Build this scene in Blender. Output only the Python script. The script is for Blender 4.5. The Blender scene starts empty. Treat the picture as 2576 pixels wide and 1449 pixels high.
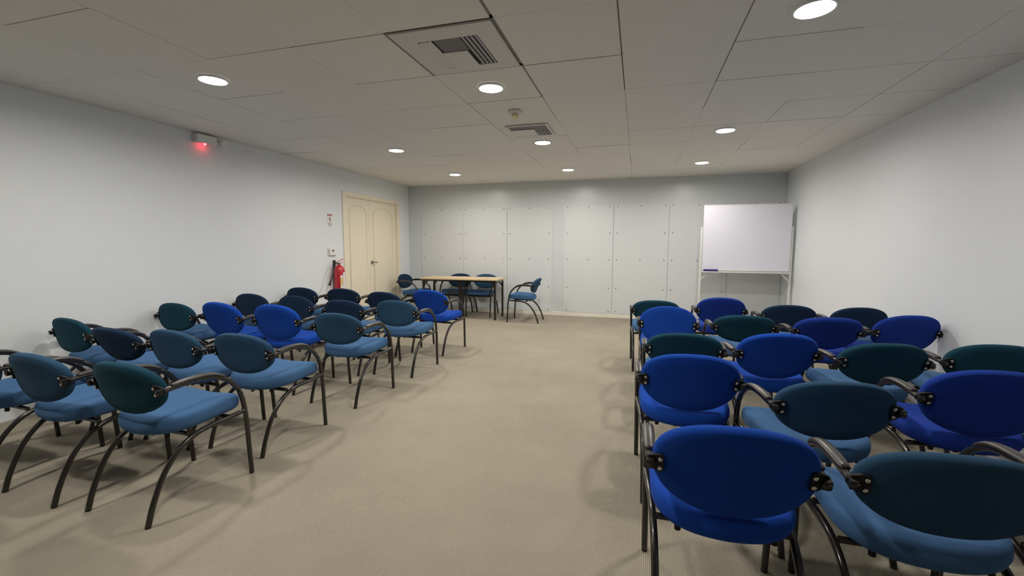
import bpy, bmesh, math, random
from mathutils import Vector, Matrix
random.seed(7)
C = bpy.context.scene.collection
PI = math.pi

# ------------------------------------------------------------------ camera
W_PX = 2576.0
F_PX = 1107.08
YAW, PITCH, ROLL = 0.2769, 0.0972, 0.0020
CAM_H = 1.2673
H = 2.3938           # ceiling
XL, XR = -4.3247, 2.2048   # side walls
YB = 7.8149          # back wall
YF = -4.7            # wall behind the camera
cam_d = bpy.data.cameras.new('camera')
cam_d.sensor_width = 36.0
cam_d.lens = 36.0 * F_PX / W_PX
cam_d.clip_start = 0.02
cam = bpy.data.objects.new('camera', cam_d)
C.objects.link(cam)
fwd = Vector((-math.sin(YAW)*math.cos(PITCH), math.cos(YAW)*math.cos(PITCH), -math.sin(PITCH)))
rgt = Vector((math.cos(YAW), math.sin(YAW), 0))
upv = rgt.cross(fwd)
r2 = rgt*math.cos(ROLL) + upv*math.sin(ROLL)
u2 = -rgt*math.sin(ROLL) + upv*math.cos(ROLL)
M = Matrix(((r2.x, u2.x, -fwd.x, 0), (r2.y, u2.y, -fwd.y, 0), (r2.z, u2.z, -fwd.z, CAM_H), (0, 0, 0, 1)))
cam.matrix_world = M
bpy.context.scene.camera = cam

# ------------------------------------------------------------------ world, exposure
w = bpy.data.worlds.new('world'); bpy.context.scene.world = w
w.use_nodes = True
w.node_tree.nodes['Background'].inputs[0].default_value = (0.02, 0.02, 0.02, 1)
w.node_tree.nodes['Background'].inputs[1].default_value = 0.0
vs = bpy.context.scene.view_settings
vs.view_transform = 'Standard'; vs.look = 'None'; vs.gamma = 1.0
vs.exposure = 0.0
LAMP_STRENGTH = 312.0
LAMP_COLOR = (1.0, 0.945, 0.86)

# ------------------------------------------------------------------ materials
def mat(name, col, rough=0.6, metal=0.0, spec=0.5, noise=0.0, nscale=40.0, bump=0.0, bscale=200.0,
        emit=None, estr=0.0, sheen=0.0, coat=0.0, weave=0.0):
    m = bpy.data.materials.new(name); m.use_nodes = True
    nt = m.node_tree; b = nt.nodes['Principled BSDF']
    b.inputs['Base Color'].default_value = (*col, 1)
    b.inputs['Roughness'].default_value = rough
    b.inputs['Metallic'].default_value = metal
    b.inputs['Specular IOR Level'].default_value = spec
    if sheen:
        b.inputs['Sheen Weight'].default_value = sheen
        b.inputs['Sheen Roughness'].default_value = 0.5
        b.inputs['Sheen Tint'].default_value = (min(1, col[0]*3+.2), min(1, col[1]*3+.2), min(1, col[2]*3+.2), 1)
    if coat:
        b.inputs['Coat Weight'].default_value = coat
        b.inputs['Coat Roughness'].default_value = 0.12
    if emit:
        b.inputs['Emission Color'].default_value = (*emit, 1)
        b.inputs['Emission Strength'].default_value = estr
    tc = nt.nodes.new('ShaderNodeTexCoord')
    if noise:
        n = nt.nodes.new('ShaderNodeTexNoise'); n.inputs['Scale'].default_value = nscale
        n.inputs['Detail'].default_value = 4
        nt.links.new(tc.outputs['Object'], n.inputs['Vector'])
        mx = nt.nodes.new('ShaderNodeMix'); mx.data_type = 'RGBA'
        mx.inputs[6].default_value = (*[c*(1-noise) for c in col], 1)
        mx.inputs[7].default_value = (*[min(1, c*(1+noise)) for c in col], 1)
        nt.links.new(n.outputs['Fac'], mx.inputs[0])
        nt.links.new(mx.outputs[2], b.inputs['Base Color'])
    if bump:
        n2 = nt.nodes.new('ShaderNodeTexNoise'); n2.inputs['Scale'].default_value = bscale
        n2.inputs['Detail'].default_value = 3
        nt.links.new(tc.outputs['Object'], n2.inputs['Vector'])
        bp = nt.nodes.new('ShaderNodeBump'); bp.inputs['Strength'].default_value = bump
        bp.inputs['Distance'].default_value = 0.002
        nt.links.new(n2.outputs['Fac'], bp.inputs['Height'])
        nt.links.new(bp.outputs['Normal'], b.inputs['Normal'])
    return m

MT = {}
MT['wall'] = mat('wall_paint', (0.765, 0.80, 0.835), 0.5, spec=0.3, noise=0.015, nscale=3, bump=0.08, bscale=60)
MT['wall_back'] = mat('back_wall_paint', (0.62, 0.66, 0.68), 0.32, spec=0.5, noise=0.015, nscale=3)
MT['panel'] = mat('wall_board_paint', (0.66, 0.69, 0.71), 0.42, spec=0.4, noise=0.012, nscale=2.5)
MT['ceiling'] = mat('ceiling_tile', (0.79, 0.77, 0.72), 0.85, spec=0.2, noise=0.02, nscale=1.2, bump=0.15, bscale=160)
MT['grid'] = mat('ceiling_grid', (0.30, 0.29, 0.25), 0.7)
MT['cream'] = mat('cream_door_paint', (0.83, 0.765, 0.62), 0.45, spec=0.4, noise=0.01, nscale=3)
MT['cream_base'] = mat('cream_baseboard_paint', (0.80, 0.76, 0.66), 0.5, noise=0.03, nscale=9)
MT['groove'] = mat('door_groove_paint', (0.60, 0.54, 0.42), 0.6)
MT['blue'] = mat('royal_blue_fabric', (0.010, 0.060, 0.37), 0.95, spec=0.1, noise=0.25, nscale=350, bump=0.4, bscale=500, sheen=0.12)
MT['violet'] = mat('violet_blue_fabric', (0.013, 0.040, 0.27), 0.95, spec=0.1, noise=0.25, nscale=350, bump=0.4, bscale=500, sheen=0.12)
MT['teal_shaded'] = mat('shaded_teal_fabric', (0.024, 0.066, 0.125), 0.95, spec=0.1, noise=0.25, nscale=350, bump=0.4, bscale=500, sheen=0.12)  # seat teal darkened for the backs, their shade put into the colour
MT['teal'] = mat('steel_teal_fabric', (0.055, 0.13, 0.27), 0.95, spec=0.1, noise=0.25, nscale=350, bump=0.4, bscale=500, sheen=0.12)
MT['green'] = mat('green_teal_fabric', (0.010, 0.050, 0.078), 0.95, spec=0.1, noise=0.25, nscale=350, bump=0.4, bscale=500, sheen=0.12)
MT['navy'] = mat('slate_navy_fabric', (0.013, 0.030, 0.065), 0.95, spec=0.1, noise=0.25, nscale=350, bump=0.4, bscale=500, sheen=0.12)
MT['tube'] = mat('black_enamel_tube', (0.016, 0.013, 0.012), 0.26, spec=0.5, noise=0.1, nscale=30, coat=0.3)
MT['arm'] = mat('black_armrest_plastic', (0.045, 0.040, 0.040), 0.34, spec=0.5, noise=0.1, nscale=60)
MT['bracket'] = mat('black_bracket_plastic', (0.008, 0.008, 0.010), 0.6, spec=0.3, noise=0.1, nscale=60)
MT['chrome'] = mat('silver_bolt', (0.75, 0.73, 0.68), 0.25, metal=1.0, noise=0.05)
MT['wood'] = mat('pale_birch_laminate', (0.66, 0.50, 0.30), 0.4, noise=0.08, nscale=14)
MT['white_metal'] = mat('white_enamel', (0.72, 0.74, 0.72), 0.45, noise=0.02)
MT['board'] = mat('whiteboard_enamel', (0.77, 0.77, 0.87), 0.22, spec=0.5, noise=0.01, nscale=2)
MT['purple'] = mat('purple_eraser', (0.045, 0.03, 0.20), 0.7, noise=0.1)
MT['red'] = mat('extinguisher_red', (0.50, 0.022, 0.03), 0.3, coat=0.4, noise=0.04)
MT['rubber'] = mat('black_rubber', (0.02, 0.02, 0.02), 0.6, noise=0.1)
MT['paper'] = mat('label_paper', (0.78, 0.76, 0.76), 0.6, noise=0.03)
MT['yellow'] = mat('label_yellow', (0.72, 0.55, 0.12), 0.6, noise=0.05)
MT['plastic'] = mat('white_plastic', (0.78, 0.78, 0.76), 0.4, noise=0.02)
MT['offwhite'] = mat('cream_plastic', (0.80, 0.72, 0.45), 0.4, noise=0.02)
MT['lcd'] = mat('grey_display', (0.10, 0.12, 0.11), 0.3, noise=0.1)
MT['ac'] = mat('vent_enamel', (0.66, 0.64, 0.61), 0.5, noise=0.015, nscale=6)
MT['ac_grey'] = mat('vent_grey_enamel', (0.17, 0.16, 0.16), 0.6, noise=0.04)
MT['dark'] = mat('duct_dark', (0.03, 0.03, 0.03), 0.8, noise=0.1)
MT['signred'] = mat('sign_red', (0.45, 0.12, 0.13), 0.6, noise=0.1)
MT['signgrey'] = mat('sign_grey', (0.22, 0.19, 0.20), 0.6, noise=0.1)
MT['screw'] = mat('dull_steel', (0.30, 0.31, 0.31), 0.45, metal=0.6, noise=0.1)
MT['lamp'] = mat('lamp_diffuser', (0.9, 0.88, 0.84), 0.5, emit=LAMP_COLOR, estr=LAMP_STRENGTH)
MT['led'] = mat('red_led', (0.5, 0.02, 0.03), 0.4, emit=(1.0, 0.02, 0.05), estr=45.0)
MT['brass'] = mat('satin_nickel', (0.42, 0.38, 0.34), 0.3, metal=1.0, noise=0.05)

def carpet_mat():
    m = bpy.data.materials.new('ribbed_beige_carpet'); m.use_nodes = True
    nt = m.node_tree; b = nt.nodes['Principled BSDF']; L = nt.links.new
    b.inputs['Roughness'].default_value = 1.0
    b.inputs['Specular IOR Level'].default_value = 0.1
    tc = nt.nodes.new('ShaderNodeTexCoord')
    n1 = nt.nodes.new('ShaderNodeTexNoise'); n1.inputs['Scale'].default_value = 1.1; n1.inputs['Detail'].default_value = 5
    n1.inputs['Roughness'].default_value = 0.6
    L(tc.outputs['Object'], n1.inputs['Vector'])
    n2 = nt.nodes.new('ShaderNodeTexNoise'); n2.inputs['Scale'].default_value = 260; n2.inputs['Detail'].default_value = 3
    L(tc.outputs['Object'], n2.inputs['Vector'])
    wv = nt.nodes.new('ShaderNodeTexWave'); wv.wave_type = 'BANDS'; wv.bands_direction = 'X'
    wv.inputs['Scale'].default_value = 42; wv.inputs['Distortion'].default_value = 1.2; wv.inputs['Detail'].default_value = 2
    wv.inputs['Detail Scale'].default_value = 6
    L(tc.outputs['Object'], wv.inputs['Vector'])
    r1 = nt.nodes.new('ShaderNodeValToRGB')
    r1.color_ramp.elements[0].position = 0.30; r1.color_ramp.elements[0].color = (0.385, 0.350, 0.280, 1)
    r1.color_ramp.elements[1].position = 0.68; r1.color_ramp.elements[1].color = (0.47, 0.425, 0.34, 1)
    L(n1.outputs['Fac'], r1.inputs[0])
    mx = nt.nodes.new('ShaderNodeMix'); mx.data_type = 'RGBA'; mx.blend_type = 'MULTIPLY'; mx.inputs[0].default_value = 0.55
    r2_ = nt.nodes.new('ShaderNodeValToRGB')
    r2_.color_ramp.elements[0].position = 0.25; r2_.color_ramp.elements[0].color = (0.55, 0.54, 0.52, 1)
    r2_.color_ramp.elements[1].position = 0.75; r2_.color_ramp.elements[1].color = (1, 1, 1, 1)
    L(n2.outputs['Fac'], r2_.inputs[0]); L(r1.outputs[0], mx.inputs[6]); L(r2_.outputs[0], mx.inputs[7])
    mx2 = nt.nodes.new('ShaderNodeMix'); mx2.data_type = 'RGBA'; mx2.blend_type = 'MULTIPLY'; mx2.inputs[0].default_value = 0.22
    L(mx.outputs[2], mx2.inputs[6]); L(wv.outputs['Color'], mx2.inputs[7])
    L(mx2.outputs[2], b.inputs['Base Color'])
    ad = nt.nodes.new('ShaderNodeMath'); ad.operation = 'ADD'
    L(n2.outputs['Fac'], ad.inputs[0]); L(wv.outputs['Fac'], ad.inputs[1])
    bp = nt.nodes.new('ShaderNodeBump'); bp.inputs['Strength'].default_value = 0.6; bp.inputs['Distance'].default_value = 0.003
    L(ad.outputs[0], bp.inputs['Height']); L(bp.outputs['Normal'], b.inputs['Normal'])
    return m
MT['carpet'] = carpet_mat()

# ------------------------------------------------------------------ mesh helpers
def obj(name, bm, m, parent=None, smooth=False, bevel=0.0, loc=None, rot=None):
    me = bpy.data.meshes.new(name)
    bmesh.ops.recalc_face_normals(bm, faces=bm.faces)
    bm.to_mesh(me); bm.free()
    for p in me.polygons: p.use_smooth = smooth
    ms = m if isinstance(m, (list, tuple)) else [m]
    for k in ms: me.materials.append(MT[k] if isinstance(k, str) else k)
    o = bpy.data.objects.new(name, me); C.objects.link(o)
    if parent: o.parent = parent
    if loc: o.location = loc
    if rot: o.rotation_euler = rot
    if bevel:
        md = o.modifiers.new('bevel', 'BEVEL'); md.width = bevel; md.segments = 2; md.limit_method = 'ANGLE'
    return o

def tag(o, label=None, cat=None, group=None, kind=None):
    if label: o['label'] = label
    if cat: o['category'] = cat
    if group: o['group'] = group
    if kind: o['kind'] = kind
    return o

def thing(name, label, cat, loc=(0, 0, 0), rz=0, group=None):
    o = bpy.data.objects.new(name, None); C.objects.link(o)
    o.empty_display_size = 0.05
    o.location = loc; o.rotation_euler = (0, 0, rz)
    return tag(o, label, cat, group)

def struct(name, bm, m, smooth=False, bevel=0.0):
    return tag(obj(name, bm, m, smooth=smooth, bevel=bevel), kind='structure')

def box(bm, x0, x1, y0, y1, z0, z1):
    vs_ = [bm.verts.new(p) for p in ((x0, y0, z0), (x1, y0, z0), (x1, y1, z0), (x0, y1, z0),
                                     (x0, y0, z1), (x1, y0, z1), (x1, y1, z1), (x0, y1, z1))]
    fs = []
    for f in ((0, 3, 2, 1), (4, 5, 6, 7), (0, 1, 5, 4), (1, 2, 6, 5), (2, 3, 7, 6), (3, 0, 4, 7)):
        fs.append(bm.faces.new([vs_[i] for i in f]))
    return fs

def bx(*a):
    bm = bmesh.new(); box(bm, *a); return bm

def beam(bm, p, q, w_, h_):
    """rectangular bar from p to q"""
    p, q = Vector(p), Vector(q); d = (q-p).normalized()
    s = d.cross(Vector((0, 0, 1)))
    if s.length < 1e-4: s = Vector((1, 0, 0))
    s.normalize(); t = s.cross(d).normalized()
    v = []
    for c in (p, q):
        for a, b_ in ((-1, -1), (1, -1), (1, 1), (-1, 1)):
            v.append(bm.verts.new(c + s*a*w_/2 + t*b_*h_/2))
    for f in ((0, 1, 2, 3), (7, 6, 5, 4), (0, 4, 5, 1), (1, 5, 6, 2), (2, 6, 7, 3), (3, 7, 4, 0)):
        bm.faces.new([v[i] for i in f])

def smooth_path(pts, n=6):
    P = [Vector(p) for p in pts]; out = []
    for i in range(len(P)-1):
        p0 = P[i-1] if i > 0 else P[i]*2-P[i+1]
        p1, p2 = P[i], P[i+1]
        p3 = P[i+2] if i+2 < len(P) else P[i+1]*2-P[i]
        for k in range(n):
            t = k/n
            out.append(0.5*((2*p1) + (p2-p0)*t + (2*p0-5*p1+4*p2-p3)*t*t + (3*p1-p0-3*p2+p3)*t**3))
    out.append(P[-1]); return out

def tube(bm, pts, r, seg=12, smooth=6, sx=1.0, sz=1.0, up=Vector((0, 0, 1)), cap=True):
    P = smooth_path(pts, smooth) if smooth else [Vector(p) for p in pts]
    rings = []; s = None
    for i, p in enumerate(P):
        d = (P[min(i+1, len(P)-1)] - P[max(i-1, 0)]).normalized()
        if s is None:
            s = d.cross(up)
            if s.length < 1e-3: s = d.cross(Vector((1, 0, 0)))
        s = (s - d*s.dot(d)).normalized()
        t = s.cross(d).normalized()
        rr = r(i/(len(P)-1)) if callable(r) else r
        rings.append([bm.verts.new(p + s*math.cos(a)*rr*sx + t*math.sin(a)*rr*sz)
                      for a in [2*PI*k/seg for k in range(seg)]])
    for a, b_ in zip(rings, rings[1:]):
        for k in range(seg):
            bm.faces.new((a[k], a[(k+1) % seg], b_[(k+1) % seg], b_[k]))
    if cap:
        bm.faces.new(rings[0][::-1]); bm.faces.new(rings[-1])

def lathe(bm, prof, seg=32, M_=None):
    """prof: list of (r, z); closed at both ends"""
    rings = []
    for r, z in prof:
        ring = [Vector((r*math.cos(2*PI*k/seg), r*math.sin(2*PI*k/seg), z)) for k in range(seg)]
        if M_: ring = [M_ @ v for v in ring]
        rings.append([bm.verts.new(v) for v in ring])
    for a, b_ in zip(rings, rings[1:]):
        for k in range(seg):
            bm.faces.new((a[k], a[(k+1) % seg], b_[(k+1) % seg], b_[k]))
    bm.faces.new(rings[0][::-1]); bm.faces.new(rings[-1])

def cyl(bm, c, r, h, axis='z', seg=24):
    Mx = Matrix.Translation(Vector(c))
    if axis == 'x': Mx = Mx @ Matrix.Rotation(PI/2, 4, 'Y')
    if axis == 'y': Mx = Mx @ Matrix.Rotation(PI/2, 4, 'X')
    lathe(bm, [(r, -h/2), (r, h/2)], seg, Mx)

def sgn_pow(v, p): return math.copysign(abs(v)**p, v)

def pad(outline, prof, place):
    """cushion: outline(k) -> (u, v); prof list of (inset fraction, w); place(u, v, w, s) -> xyz"""
    bm = bmesh.new(); n = len(outline); rings = []
    for s, w_ in prof:
        rings.append([bm.verts.new(place(u*s, v*s, w_, s)) for u, v in outline])
    for a, b_ in zip(rings, rings[1:]):
        for k in range(n):
            bm.faces.new((a[k], a[(k+1) % n], b_[(k+1) % n], b_[k]))
    for ring in (rings[0], rings[-1]):
        c = Vector((0, 0, 0))
        for v in ring: c += v.co
        cv = bm.verts.new(c/n)
        for k in range(n): bm.faces.new((ring[k], ring[(k+1) % n], cv))
    return bm

# ------------------------------------------------------------------ room shell
TH = 0.12
bm = bx(XL-TH, XR+TH, YF-TH, YB+TH, -0.1, 0); struct('floor', bm, 'carpet')
DY0, DY1, DZ = 5.79, 7.44, 2.075       # outer edges of the door casing
bm = bmesh.new()
box(bm, XL-TH, XL, YF-TH, DY0+.05, 0, H+.15); box(bm, XL-TH, XL, DY1-.05, YB+TH, 0, H+.15)
box(bm, XL-TH, XL, DY0+.05, DY1-.05, DZ-.04, H+.15)
box(bm, XL-TH, XL-TH+.02, DY0+.05, DY1-.05, 0, DZ-.04)
struct('wall_left', bm, 'wall')
struct('wall_right', bx(XR, XR+TH, YF-TH, YB+TH, 0, H+.15), 'wall')
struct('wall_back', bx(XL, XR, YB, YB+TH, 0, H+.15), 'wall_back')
struct('wall_front', bx(XL, XR, YF-TH, YF, 0, H+.15), 'wall')
bm = bx(XL, XR, YB-.014, YB, 0, .07); struct('baseboard_back', bm, 'cream_base', bevel=.004)

# ceiling: lay-in tiles hung under a dark grid; gaps and small steps between tiles
T = 0.61; X0 = -0.7333; Y0 = 2.20
bm = bmesh.new()
xs = [X0 + T*k for k in range(-7, 7)]; ys = [Y0 + T*k for k in range(-13, 11)]
xs = [XL] + [x for x in xs if XL+.05 < x < XR-.05] + [XR]
ys = [YF] + [y for y in ys if YF+.05 < y < YB-.05] + [YB]
VENTS = []
rnd = random.Random(3)
gx = {}
for i, x in enumerate(xs):
    for j in range(len(ys)-1):
        g = rnd.choice([0.0006, 0.0008, 0.001, 0.0015, 0.003])
        ym = (ys[j]+ys[j+1])/2
        if abs(x-X0) < .01 and -1 < ym < 4.2: g = 0.009 if ym < 3 else (.007 if ym < 3.6 else .003)
        if abs(x-X0-T) < .01 and -1 < ym < 3.4: g = 0.009 if ym < 2.4 else .004
        if abs(x-X0-2*T) < .01 and -1 < ym < 3.2: g = 0.004
        if abs(x-X0+T) < .01 and 2.1 < ym < 2.9: g = 0.009
        gx[(i, j)] = g
gy = {}
for j, y in enumerate(ys):
    for i in range(len(xs)-1):
        g = rnd.choice([0.0006, 0.0008, 0.001, 0.002, 0.004])
        xm = (xs[i]+xs[i+1])/2
        if X0-T < xm < X0 and abs(y-2.2) < .05: g = .010
        if X0-T < xm < X0 and abs(y-2.81) < .05: g = .008
        if X0-T < xm < X0 and abs(y-3.42) < .05: g = .006
        gy[(i, j)] = g
ceil_holes = []
for i in range(len(xs)-1):
    for j in range(len(ys)-1):
        if abs(xs[i]-(X0-T)) < .01 and abs(ys[j]-2.20) < .01: continue      # the ventilation panel fills this cell
        dz = rnd.uniform(0, 0.0025)
        a0, a1 = xs[i]+gx[(i, j)], xs[i+1]-gx[(i+1, j)]
        b0, b1 = ys[j]+gy[(i, j)], ys[j+1]-gy[(i, j+1)]
        box(bm, a0, a1, b0, b1, H+dz, H+.012)
box(bm, XL, XR, YF, YB, H+.012, H+.1)
CEIL = struct('ceiling', bm, 'ceiling')
# dark inverted rails of the grid, seen between the tiles
bm = bmesh.new()
for x in xs[1:-1]: box(bm, x-.016, x+.016, YF, YB, H+.0105, H+.0125)
for y in ys[1:-1]: box(bm, XL, XR, y-.016, y+.016, H+.0105, H+.0125)
struct('trim_1', bm, 'grid')

# ------------------------------------------------------------------ door
tri = bmesh.new()
box(tri, XL-.005, XL+.018, DY0, DY0+.085, 0, DZ-.0655); box(tri, XL-.005, XL+.018, DY1-.085, DY1, 0, DZ-.0655)
box(tri, XL-.005, XL+.018, DY0, DY1, DZ-.065, DZ+.003)
box(tri, XL-.10, XL-.005, DY0+.05, DY0+.085, 0, DZ-.0755); box(tri, XL-.10, XL-.005, DY1-.085, DY1-.05, 0, DZ-.0755)
box(tri, XL-.10, XL-.005, DY0+.05, DY1-.05, DZ-.075, DZ-.04)
struct('trim_2', tri, 'cream', bevel=.004)
def leaf(name, y0, y1, arch0, arch1, knob=False):
    root = bpy.data.objects.new(name, None); C.objects.link(root); root.location = (XL-.02, y0, 0)
    tag(root, kind='structure')
    wd = y1-y0
    obj('door_slab', bx(-.04, 0, .002, wd-.002, .008, DZ-.075), 'cream', root, bevel=.003)
    # raised arch moulding around the panels
    def arch_pts(a, b, zb, zs, zt):
        pts = [(0.001, a, zb)]
        pts.append((0.001, a, zs))
        for k in range(1, 12):
            t = k/12; ang = PI*(1-t)
            pts.append((0.001, (a+b)/2 + (b-a)/2*math.cos(ang), zs + (zt-zs)*math.sin(ang)**0.8))
        pts.append((0.001, b, zs)); pts.append((0.001, b, zb)); pts.append((0.001, a, zb))
        return pts
    bm = bmesh.new()
    tube(bm, arch_pts(arch0-y0, arch1-y0, .30, 1.76, 1.90), .005, 8, 0, sx=1, sz=1)
    obj('panel_moulding', bm, 'cream', root, smooth=True)
    bm = bmesh.new()
    ap = arch_pts(arch0-y0+.018, arch1-y0-.018, .32, 1.748, 1.887)
    tube(bm, ap, .0018, 6, 0)
    obj('panel_groove', bm, 'groove', root, smooth=True)
    if knob:
        bm = bmesh.new()
        cyl(bm, (.006, .06, .975), .028, .012, 'x'); cyl(bm, (.03, .06, .975), .011, .045, 'x')
        tube(bm, [(.052, .06, .975), (.055, .10, .972), (.052, .15, .965)], .010, 10)
        obj('door_handle', bm, 'brass', root, smooth=True)
    return root
SEAM = 6.50
leaf('door_1', DY0+.085, SEAM, 5.97, 6.44)
leaf('door_2', SEAM, DY1-.085, 6.62, 7.24, knob=True)
# bolt plate on the casing
# ------------------------------------------------------------------ back wall boards with screws
ZT, ZBt = 1.952, 0.075
seams = [(-4.045, -3.188, 'leftmost board of the back wall, beside the corner, its right half behind the table chairs'),
         (-3.183, -2.318, 'second board from the left corner, above the middle of the birch table'),
         (-2.312, -1.475, 'third board from the left corner, above the right end of the table'),
         (-1.262, -0.412, 'fourth board from the left, right of the narrow bare strip'),
         (-0.404, 0.486, 'fifth board from the left, in the middle of the bare right stretch'),
         (0.494, 1.398, 'sixth board, next to and partly behind the whiteboard'),
         (1.404, 2.17, 'last board on the right, mostly hidden behind the whiteboard')]
for x0, x1, lb in seams:
    root = thing('wall_board', 'off-white screwed wall board, ' + lb, 'wall panel', (x0, YB, 0), 0, 'screwed boards on the back wall')
    wd = x1-x0
    obj('board_sheet', bx(0, wd, -.009, -.0005, ZBt, ZT), 'panel', root, bevel=.002)
    for zi, z in enumerate((1.925, 1.474, 1.018, 0.52, 0.115)):
        for ui, u in enumerate((.058, wd/2, wd-.058)):
            if ui == 1 and zi not in (0, 2): continue
            if x0 > 1.40 and zi > 2: continue
            bm = bmesh.new()
            lathe(bm, [(.011, -.004), (.011, .001), (.008, .004)], 12, Matrix.Translation((u, -.010, z)) @ Matrix.Rotation(PI/2, 4, 'X'))
            obj('screw', bm, 'screw', root, smooth=False)

# ------------------------------------------------------------------ ceiling lamps
lamps = [((-2.829, 2.456), 'round recessed downlight nearest the camera on the left, above the left chairs'),
         ((-1.044, 3.11), 'round recessed downlight between the large ventilation panel and the smoke detector'),
         ((0.776, 2.516), 'round recessed downlight at the top right, cut by the frame edge'),
         ((-2.80, 4.795), 'round recessed downlight of the left line, middle one, left of the small vent'),
         ((-1.035, 4.859), 'round recessed downlight directly behind the small ceiling vent'),
         ((0.7915, 4.826), 'round recessed downlight of the right line, middle one'),
         ((-2.84, 6.65), 'round recessed downlight nearest the left corner of the back wall, by the door'),
         ((-1.032, 6.678), 'round recessed downlight of the middle line, nearest the back wall'),
         ((0.808, 6.589), 'round recessed downlight of the right line, nearest the whiteboard'),
         ((-2.83, 0.85), None), ((-0.90, 1.10), None)]  # last two: unseen lamps added to brighten the near floor and chairs
lamp_meshes = None
for (x, y), lb in lamps:
    if lb is None: lb = 'added out-of-view downlight brightening the nearest chairs and floor, on the ' + ('left' if x < -2 else 'right' if x > 0 else 'middle') + ' line'
    root = thing('ceiling_downlight', lb, 'ceiling light', (x, y, H), 0, 'round downlights in the ceiling')
    if lamp_meshes is None:
        b1 = bmesh.new()
        prof = [(.0795, .001), (.082, -.012), (.086, -.014), (.094, -.009), (.098, .0015)]
        rings = []
        seg = 40
        for r, z in prof: rings.append([b1.verts.new((r*math.cos(2*PI*k/seg), r*math.sin(2*PI*k/seg), z)) for k in range(seg)])
        for a, b_ in zip(rings, rings[1:]):
            for k in range(seg): b1.faces.new((a[k], a[(k+1) % seg], b_[(k+1) % seg], b_[k]))
        t1 = obj('trim_ring', b1, 'plastic', root, smooth=True)
        b2 = bmesh.new(); lathe(b2, [(.079, -.0015), (.079, -.0045), (.05, -.0055)], 40)
        t2 = obj('diffuser', b2, 'lamp', root, smooth=False)
        lamp_meshes = (t1.data, t2.data)
    else:
        for nm, me in zip(('trim_ring', 'diffuser'), lamp_meshes):
            o = bpy.data.objects.new(nm, me); C.objects.link(o); o.parent = root

# ------------------------------------------------------------------ ventilation panels
def louvre(root, x0, x1, y0, y1, n, mname='ac', z0=-.003, tilt=.9, ax='y'):
    for k in range(n):
        t = (k+.5)/n
        bm = bmesh.new()
        if ax == 'y':
            xc = x0+(x1-x0)*t
            beam(bm, (xc, y0, z0+.006), (xc, y1, z0+.006), .0025, .013)
            for v in bm.verts:
                v.co.x += (v.co.z-(z0+.006))*tilt
        obj('louvre', bm, mname, root)
def ac_panel(lb):
    x0, x1, y0, y1 = X0-T+.013, X0-.013, 2.213, 2.797
    root = thing('ceiling_vent_panel', lb, 'air vent', (0, 0, H))
    ox0, ox1, oy0, oy1 = -1.215, -.862, 2.335, 2.712     # opening
    bm = bmesh.new()
    for a in ((x0, x1, y0, oy0), (x0, x1, oy1, y1), (x0, ox0, oy0, oy1), (ox1, x1, oy0, oy1)):
        box(bm, a[0], a[1], a[2], a[3], -.004, .006)
    obj('face_plate', bm, 'ac', root)
    obj('duct_box', bx(ox0-.01, ox1+.01, oy0-.01, oy1+.01, .006, .0115), 'dark', root)
    louvre(root, -.965, ox1, oy0+.002, oy1-.002, 4, 'ac', z0=-.005, tilt=.35)
    obj('filter_plate', bx(-1.125, -.968, oy0+.003, 2.50, .0, .0055), 'ac_grey', root)
    obj('cover_plate', bx(-1.14, -.985, 2.50, oy1-.001, -.006, .003), 'ac', root, bevel=.002)
    for k in range(3):
        xa = ox0+.002+k*.024
        bm = bmesh.new(); beam(bm, (xa+.012, oy0+.012, -.0), (xa+.012, oy1-.002, -.0), .023, .006)
        for v in bm.verts: v.co.z += (v.co.x-xa-.012)*.25
        obj('closed_louvre', bm, 'ac', root)
    return root
ac_panel('large square ceiling ventilation panel with dark open louvres on one side')
def vent_small():
    root = thing('ceiling_vent', 'small square ceiling vent with a dark opening, beside the smoke detector', 'air vent', (-1.045, 4.335, H), 0.0)
    w_ = .205
    bm = bmesh.new()
    for a in ((-w_, w_, -w_, -w_+.022), (-w_, w_, w_-.022, w_), (-w_, -w_+.022, -w_+.022, w_-.022), (w_-.022, w_, -w_+.022, w_-.022)):
        box(bm, *a, -.014, -.0005)
    obj('vent_frame', bm, 'ac', root, bevel=.003)
    obj('dark_opening', bx(-w_+.022, w_-.022, -w_+.022, w_-.022, -.004, -.0015), 'ac_grey', root)
    obj('cover_plate', bx(-w_+.022, .045, -.05, w_-.022, -.012, -.0045), 'ac', root, bevel=.002)
    for k in range(4):
        bm = bmesh.new(); xa = .07+k*.03
        beam(bm, (xa, .03, -.010), (xa, w_-.022, -.010), .004, .010)
        obj('louvre', bm, 'ac', root)
vent_small()
root = thing('smoke_detector', 'small cream smoke detector on a round ceiling base, between downlight and small vent', 'smoke detector', (-1.03, 3.71, H))
bm = bmesh.new(); lathe(bm, [(.062, -.001), (.060, -.014), (.045, -.020), (.03, -.022)], 28); obj('round_base', bm, 'ac', root, smooth=False)
bm = bmesh.new(); lathe(bm, [(.026, -.022), (.030, -.030), (.031, -.052), (.026, -.062), (.014, -.066)], 24); obj('sensor_cap', bm, 'offwhite', root, smooth=True)

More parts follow.
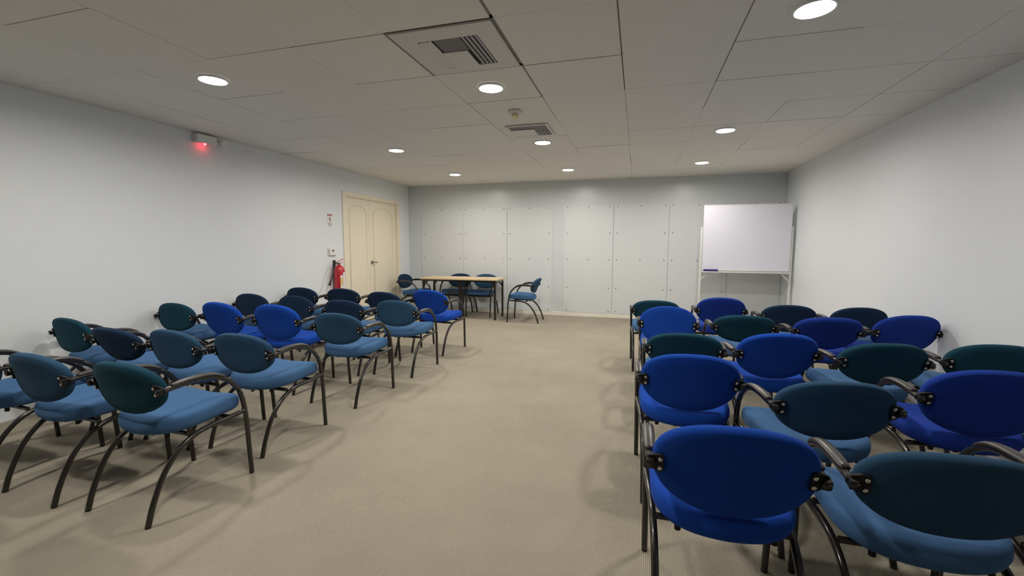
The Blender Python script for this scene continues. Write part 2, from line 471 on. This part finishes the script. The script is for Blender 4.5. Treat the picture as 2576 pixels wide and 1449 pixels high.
# ------------------------------------------------------------------ things on the left wall
root = thing('alarm_light_box', 'pale grey box high on the left wall with a glowing red indicator', 'emergency light', (XL, 3.60, 2.26))
obj('housing', bx(0.001, .07, -.115, .10, .03, .115), 'plastic', root, bevel=.006)
bm = bmesh.new(); lathe(bm, [(.007, -.012), (.009, -.004), (.009, .004)], 14, Matrix.Translation((.05, -.025, .028)))
obj('indicator_lamp', bm, 'led', root, smooth=True)
bm = bmesh.new(); lathe(bm, [(.018, -.02), (.034, .0), (.036, .03), (.020, .04)], 20, Matrix.Translation((.05, .165, .075)) @ Matrix.Rotation(PI/2, 4, 'Y'))
cyl(bm, (.035, .12, .085), .010, .06, 'y')
obj('lamp_head', bm, 'plastic', root, smooth=False)

root = thing('wall_notice', 'small white notice with a red strip on the left wall beside the door', 'sign', (XL, 5.498, 1.62))
obj('notice_sheet', bx(.0005, .004, -.05, .055, -.015, .065), 'paper', root)
obj('red_header', bx(.0005, .0045, -.05, .055, .068, .088), 'signred', root)
bm = bmesh.new(); v = [bm.verts.new((.0046, a, b_)) for a, b_ in ((-.018, -.002), (.028, -.002), (.020, .012), (.008, .030), (.002, .050), (-.012, .052), (-.018, .04))]
f = bm.faces.new(v); r = bmesh.ops.extrude_face_region(bm, geom=[f])
bmesh.ops.translate(bm, verts=[g for g in r['geom'] if isinstance(g, bmesh.types.BMVert)], vec=(.0006, 0, 0))
obj('pictogram', bm, 'signgrey', root)
bm = bmesh.new(); box(bm, .0005, .003, -.042, .05, -.088, -.022)
obj('lower_sheet', bm, 'paper', root)
bm = bmesh.new()
for k in range(5): box(bm, .0031, .0036, -.034, .04-(k % 2)*.012, -.034-k*.011, -.029-k*.011)
obj('text_lines', bm, 'signgrey', root)

root = thing('thermostat', 'white wall thermostat with small grey display above the fire extinguisher', 'thermostat', (XL, 5.515, 1.158))
obj('back_plate', bx(.0005, .010, -.085, .085, -.055, .055), 'ac', root, bevel=.004)
obj('body', bx(.010, .028, -.070, .070, -.047, .050), 'plastic', root, bevel=.005)
obj('display', bx(.0281, .030, -.022, .022, .010, .034), 'lcd', root)

root = thing('fire_extinguisher', 'red fire extinguisher with black hose hung on the wall by the cream door', 'fire extinguisher', (XL+.085, 5.56, .50))
bm = bmesh.new(); lathe(bm, [(.055, 0), (.074, .008), (.077, .02), (.077, .39), (.070, .425), (.045, .455), (.022, .468), (.022, .485)], 32)
obj('cylinder', bm, 'red', root, smooth=True)
bm = bmesh.new(); lathe(bm, [(.024, .478), (.026, .50), (.018, .515)], 20); cyl(bm, (.0, -.035, .50), .012, .06, 'y')
obj('valve', bm, 'brass', root, smooth=False)
bm = bmesh.new(); beam(bm, (0, -.02, .525), (.01, .085, .555), .02, .008); beam(bm, (0, -.02, .508), (.01, .085, .505), .018, .008)
obj('handle', bm, 'red', root, bevel=.002)
bm = bmesh.new(); tube(bm, [(0, -.05, .50), (0, -.085, .51), (.005, -.10, .47), (.01, -.15, .36), (.015, -.215, .24)], .010, 12)
tube(bm, [(.015, -.21, .25), (.018, -.245, .19)], lambda t: .012+.006*t, 12, 2)
obj('hose', bm, 'rubber', root, smooth=True)
bm = bmesh.new()
box(bm, -.083, -.079, -.03, .03, .2, .54); box(bm, -.083, -.02, -.014, .014, .48, .486)
obj('wall_bracket', bm, 'rubber', root)
def curved_label(a0, a1, z0, z1, m, nm, r=.0782):
    bm = bmesh.new(); n = 10; rows = []
    for z in (z0, z1): rows.append([bm.verts.new((r*math.cos(a0+(a1-a0)*k/n), r*math.sin(a0+(a1-a0)*k/n), z)) for k in range(n+1)])
    fs = [bm.faces.new((rows[0][k], rows[0][k+1], rows[1][k+1], rows[1][k])) for k in range(n)]
    g = bmesh.ops.extrude_face_region(bm, geom=fs)
    for e in g['geom']:
        if isinstance(e, bmesh.types.BMVert): e.co.x *= .99; e.co.y *= .99
    obj(nm, bm, m, root)
curved_label(-.75, -.25, .13, .32, 'paper', 'instruction_label')
curved_label(-.70, -.32, .18, .285, 'yellow', 'yellow_label', .0786)
curved_label(-.18, .75, .10, .36, 'paper', 'information_label')

# ------------------------------------------------------------------ whiteboard on its stand
WY = 7.30
root = thing('whiteboard_stand', 'white mobile whiteboard on a white metal stand in the right back corner', 'whiteboard', (1.545, WY, 0))
hw = .588
bm = bmesh.new()
v = [(-hw, 0, .895), (hw, 0, .905), (hw+.012, 0, 1.872), (-hw, 0, 1.880)]
obj('writing_surface', bx(-hw, hw, -.012, .006, .898, 1.868), 'board', root, bevel=.002)
bm = bmesh.new()
box(bm, -hw-.006, hw+.006, -.016, .012, .888, .899); box(bm, -hw-.006, hw+.006, -.016, .012, 1.867, 1.876)
box(bm, -hw-.006, -hw, -.016, .012, .899, 1.867); box(bm, hw, hw+.006, -.016, .012, .899, 1.867)
obj('board_frame', bm, 'white_metal', root)
for s in (-1, 1):
    bm = bmesh.new(); box(bm, s*(hw+.024)-.014, s*(hw+.024)+.014, -.005, .030, .05, 1.545)
    obj('post', bm, 'white_metal', root, bevel=.003)
    bm = bmesh.new(); box(bm, s*(hw+.024)-.016, s*(hw+.024)+.016, -.24, .26, .03, .06)
    f_ = obj('foot', bm, 'white_metal', root, bevel=.004)
    for yy in (-.22, .24):
        bm = bmesh.new(); cyl(bm, (s*(hw+.024), yy, .016), .016, .02, 'x', 16); obj('caster', bm, 'rubber', f_)
    bm = bmesh.new(); beam(bm, (s*(hw+.012), .012, .745), (s*(hw-.10), .012, .862), .014, .022)
    obj('corner_brace', bm, 'white_metal', root)
    bm = bmesh.new(); cyl(bm, (s*(hw+.010), .012, 1.38), .012, .03, 'x', 12); obj('pivot_knob', bm, 'white_metal', root)
obj('cross_rail', bx(-hw-.01, hw+.01, -.002, .026, .852, .884), 'white_metal', root, bevel=.003)
bm = bmesh.new(); box(bm, -hw-.01, hw-.02, -.075, -.002, .862, .867); box(bm, -hw-.01, hw-.02, -.078, -.074, .862, .877)
obj('pen_tray', bm, 'white_metal', root)
er = thing('board_eraser', 'dark purple eraser lying on the left end of the whiteboard tray', 'eraser', (1.075, WY-.045, .868))
obj('felt_pad', bx(-.10, .10, -.02, .02, 0, .012), 'rubber', er)
obj('grip', bx(-.10, .10, -.022, .022, .012, .040), 'purple', er, bevel=.004)

# ------------------------------------------------------------------ table
TX0, TX1, TY0, TY1, TZ = -3.66, -2.235, 6.95, 7.50, .695
root = thing('folding_table', 'long narrow table with pale birch top and black legs by the back wall', 'table', (TX0, TY0, 0))
tw, td = TX1-TX0, TY1-TY0
obj('table_top', bx(0, tw, 0, td, TZ-.024, TZ), 'wood', root, bevel=.003)
bm = bmesh.new()
for yy in (.06, td-.06): box(bm, .05, tw-.05, yy-.015, yy+.015, TZ-.055, TZ-.0245)
for xx in (.05, tw-.05): box(bm, xx-.012, xx+.012, .075, td-.075, TZ-.055, TZ-.0245)
obj('under_frame', bm, 'tube', root)
for xx, dx in ((.045, 1), (tw-.055, -1)):
    for yy in (.06, td-.06):
        bm = bmesh.new(); box(bm, xx-.017, xx+.017, yy-.017, yy+.017, 0, TZ-.055)
        obj('leg', bm, 'tube', root, bevel=.003)
        bm = bmesh.new(); beam(bm, (xx, yy, TZ-.15), (xx+dx*.10, yy, TZ-.03), .018, .024)
        obj('leg_brace', bm, 'tube', root)
bm = bmesh.new(); box(bm, tw*.525-.036, tw*.525+.036, .045, .075, 0, TZ-.055)
obj('centre_leg', bm, 'tube', root, bevel=.003)
bm = bmesh.new(); tube(bm, [(tw*.525, .062, .42), (tw*.525-.25, .062, .455)], .018, 8, 0); obj('side_bar', bm, 'tube', root)

# ------------------------------------------------------------------ chairs
YBK, ZBK = -0.187, 0.605
def make_chair(fabric, tall, seatfab=None):
    root = thing('armchair', 'oval-backed armchair', 'chair')
    seatfab = seatfab or fabric
    # seat
    n = 72; ol = []
    for k in range(n):
        a = 2*PI*k/n; c, s = math.cos(a), math.sin(a)
        if s >= 0: u, v = .222*sgn_pow(c, .24), .207*sgn_pow(s, .24)
        else:      u, v = .222*sgn_pow(c, 2/2.5 if abs(c) < 1 else 1), .205*sgn_pow(s, 2/2.7)
        ol.append((u, v))
    prof = [(.55, .374), (.84, .374), (.93, .377), (.975, .388), (1.0, .405), (1.0, .418), (.985, .432), (.95, .443), (.88, .449), (.7, .452), (.4, .450), (.15, .448)]
    def place(u, v, w_, s_):
        y = v+.035
        z = w_ - .10*max(0, y-.12)*max(0, y-.12)*3 - .006*(1-min(1, abs(u)/.2))
        if w_ > .41: z += .010*(abs(u)/.22)**2 - .005*math.exp(-((y-.02)/.1)**2)*(1-(abs(u)/.23)**2)
        z += .010*(y/.2)
        return Vector((u, y, z+.004))
    obj('seat', pad(ol, prof, place), seatfab, root, smooth=True)
    # seat support
    bm = bmesh.new()
    tube(bm, [(-.205, .16, .358), (.205, .16, .358)], .011, 10, 0)
    tube(bm, [(-.205, -.05, .352), (.205, -.05, .352)], .011, 10, 0)
    for x_ in (-.12, .12): box(bm, x_-.02, x_+.02, -.06, .17, .362, .372)
    obj('seat_frame', bm, 'tube', root, smooth=False)
    for x_ in (-.14, -.05, .05, .14):
        bm = bmesh.new(); cyl(bm, (x_, -.105, .362), .010, .022, 'z', 10); obj('stacking_buffer', bm, 'bracket', root)
    # tubes
    for s in (-1, 1):
        bm = bmesh.new()
        tube(bm, [(s*.224, .262, .002), (s*.226, .253, .15), (s*.229, .244, .30), (s*.231, .228, .42), (s*.233, .205, .495)], .0125, 14, 5)
        obj('front_leg', bm, 'tube', root, smooth=True)
        bm = bmesh.new()
        tube(bm, [(s*.233, .205, .495), (s*.234, .155, .556), (s*.235, .075, .604), (s*.236, -.02, .617), (s*.236, -.12, .612), (s*.235, -.175, .606), (s*.234, -.198, .602)], .0125, 14, 5)
        obj('arm_tube', bm, 'tube', root, smooth=True)
        bm = bmesh.new()
        tube(bm, [(s*.234, .125, .591), (s*.235, .075, .616), (s*.236, .02, .628), (s*.236, -.06, .630), (s*.236, -.135, .624)],
             lambda t: .020*(1-.3*abs(2*t-1)**4), 14, 5, sx=1.0, sz=.50)
        obj('armrest', bm, 'arm', root, smooth=True)
        bm = bmesh.new()
        tube(bm, [(s*.231, .238, .375), (s*.224, .16, .362), (s*.217, .05, .356), (s*.213, -.03, .340), (s*.210, -.105, .297), (s*.208, -.175, .215), (s*.207, -.228, .10), (s*.206, -.258, .002)], .0125, 14, 5)
        obj('rear_leg', bm, 'tube', root, smooth=True)
    # backrest (own pivot at the brackets)
    a_, b_ = .229, (.163 if tall else .131)
    n = 64; e = 2/2.25
    ol = [(a_*sgn_pow(math.cos(2*PI*k/n), e), b_*sgn_pow(math.sin(2*PI*k/n), e)) for k in range(n)]
    prof = [(.3, -.020), (.7, -.020), (.94, -.019), (.98, -.014), (1.0, -.003), (.993, .010), (.955, .019), (.85, .023), (.6, .024), (.3, .024)]
    def placeb(u, v, w_, s_):
        return Vector((u, w_ + .032*(u/a_)**2 - .006*(v/b_)**2*(1 if v > 0 else .2), v))
    br = obj('backrest', pad(ol, prof, placeb), fabric, root, smooth=True, loc=(0, YBK, ZBK))
    for s in (-1, 1):
        # bracket: pointed leaf-shaped plate behind the pad edge out to the arm tube
        pts = [(.196, .030), (.206, .034), (.222, .030), (.240, .020), (.251, .006), (.250, -.008), (.238, -.022), (.218, -.032), (.202, -.032), (.195, -.026)]
        bm = bmesh.new()
        def ybk(x): return -.020 + .032*(x/a_)**2
        fr = [bm.verts.new((s*x, ybk(x)+.001, z)) for x, z in pts]
        bk = [bm.verts.new((s*x, ybk(x)-.008, z)) for x, z in pts]
        bm.faces.new(fr); bm.faces.new(bk[::-1])
        for k in range(len(pts)):
            j = (k+1) % len(pts); bm.faces.new((fr[k], fr[j], bk[j], bk[k]))
        box(bm, min(s*.224, s*.247), max(s*.224, s*.247), -.010, .022, -.014, .014)
        kt = obj('bracket', bm, 'bracket', root, loc=(0, YBK, ZBK), bevel=.002)
        for z in (-.017, .017):
            bm = bmesh.new()
            x = .206
            lathe(bm, [(.0075, 0), (.0070, .003), (.004, .005)], 12, Matrix.Translation((s*x, ybk(x)-.0075, z)) @ Matrix.Rotation(PI/2, 4, 'X'))
            obj('bolt', bm, 'chrome', kt, smooth=True)
    return root

def dup(root):
    r = root.copy(); C.objects.link(r)
    for ch in list(root.children):
        c = ch.copy(); C.objects.link(c); c.parent = r
        for g in list(ch.children):
            d = g.copy(); C.objects.link(d); d.parent = c
    return r
protos = {}
def place_chair(style, x, y, yaw, tilt, label, group):
    fabric, tall, seatfab = style
    if style not in protos:
        r = make_chair(fabric, tall, seatfab); protos[style] = r
    else:
        r = dup(protos[style])
    r.location = (x, y, 0); r.rotation_euler = (0, 0, yaw)
    r['label'] = label; r['group'] = group; r['category'] = 'chair'
    for ch in r.children:
        if ch.name.split('.')[0] in ('backrest', 'bracket'): ch.rotation_euler = (tilt, 0, 0)
    return r
BLUE = ('blue', True, None); VIO = ('violet', True, None)
TEAL = ('teal_shaded', False, 'teal'); GRN = ('green', False, 'teal'); NVY = ('navy', False, 'teal')
ORD = {1: 'nearest row', 2: 'second row from the camera', 3: 'third row from the camera', 4: 'fourth row from the camera', 5: 'farthest row'}
CN = {'blue': 'bright royal blue', 'violet': 'violet blue', 'teal_shaded': 'steel teal', 'green': 'dark green teal', 'navy': 'dark navy'}
SEAT = {'a': 'aisle seat', 'b': 'second from the aisle', 'c': 'third from the aisle', 'd': 'fourth from the aisle'}
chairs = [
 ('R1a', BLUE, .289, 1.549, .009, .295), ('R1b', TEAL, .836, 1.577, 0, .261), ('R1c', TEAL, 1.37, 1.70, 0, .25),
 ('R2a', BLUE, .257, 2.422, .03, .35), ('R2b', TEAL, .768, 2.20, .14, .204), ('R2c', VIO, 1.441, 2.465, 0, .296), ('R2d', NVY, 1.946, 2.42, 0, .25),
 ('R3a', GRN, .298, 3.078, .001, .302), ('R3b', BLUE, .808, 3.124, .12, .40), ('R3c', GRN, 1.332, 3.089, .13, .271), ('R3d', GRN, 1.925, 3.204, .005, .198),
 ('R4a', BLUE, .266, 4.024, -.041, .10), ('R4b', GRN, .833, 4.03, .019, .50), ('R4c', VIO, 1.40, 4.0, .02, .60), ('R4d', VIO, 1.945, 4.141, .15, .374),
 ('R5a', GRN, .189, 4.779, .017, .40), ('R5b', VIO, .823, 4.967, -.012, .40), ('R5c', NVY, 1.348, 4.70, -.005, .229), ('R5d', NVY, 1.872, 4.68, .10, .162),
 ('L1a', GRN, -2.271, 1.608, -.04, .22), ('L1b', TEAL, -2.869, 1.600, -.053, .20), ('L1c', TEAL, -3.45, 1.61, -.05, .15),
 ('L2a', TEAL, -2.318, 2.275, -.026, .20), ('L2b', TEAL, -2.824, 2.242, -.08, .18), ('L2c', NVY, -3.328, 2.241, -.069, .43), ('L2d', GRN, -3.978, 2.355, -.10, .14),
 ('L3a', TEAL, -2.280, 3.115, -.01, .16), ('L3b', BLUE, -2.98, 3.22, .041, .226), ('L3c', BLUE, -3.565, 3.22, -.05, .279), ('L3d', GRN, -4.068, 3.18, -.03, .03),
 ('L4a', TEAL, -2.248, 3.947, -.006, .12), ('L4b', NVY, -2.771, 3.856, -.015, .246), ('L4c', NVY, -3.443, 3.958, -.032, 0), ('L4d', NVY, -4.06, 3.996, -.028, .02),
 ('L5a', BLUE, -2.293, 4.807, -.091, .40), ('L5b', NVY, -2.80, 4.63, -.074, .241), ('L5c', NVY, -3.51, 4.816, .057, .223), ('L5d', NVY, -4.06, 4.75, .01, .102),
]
for nm, st, x, y, yaw, tilt in chairs:
    side = 'right' if nm[0] == 'R' else 'left'
    lb = '%s armchair, %s block, %s, %s' % (CN[st[0]], side, ORD[int(nm[1])], SEAT[nm[2]])
    place_chair(st, x, y, yaw, tilt, lb, 'armchairs of the %s seating block' % side)
tg = 'armchairs around the table'
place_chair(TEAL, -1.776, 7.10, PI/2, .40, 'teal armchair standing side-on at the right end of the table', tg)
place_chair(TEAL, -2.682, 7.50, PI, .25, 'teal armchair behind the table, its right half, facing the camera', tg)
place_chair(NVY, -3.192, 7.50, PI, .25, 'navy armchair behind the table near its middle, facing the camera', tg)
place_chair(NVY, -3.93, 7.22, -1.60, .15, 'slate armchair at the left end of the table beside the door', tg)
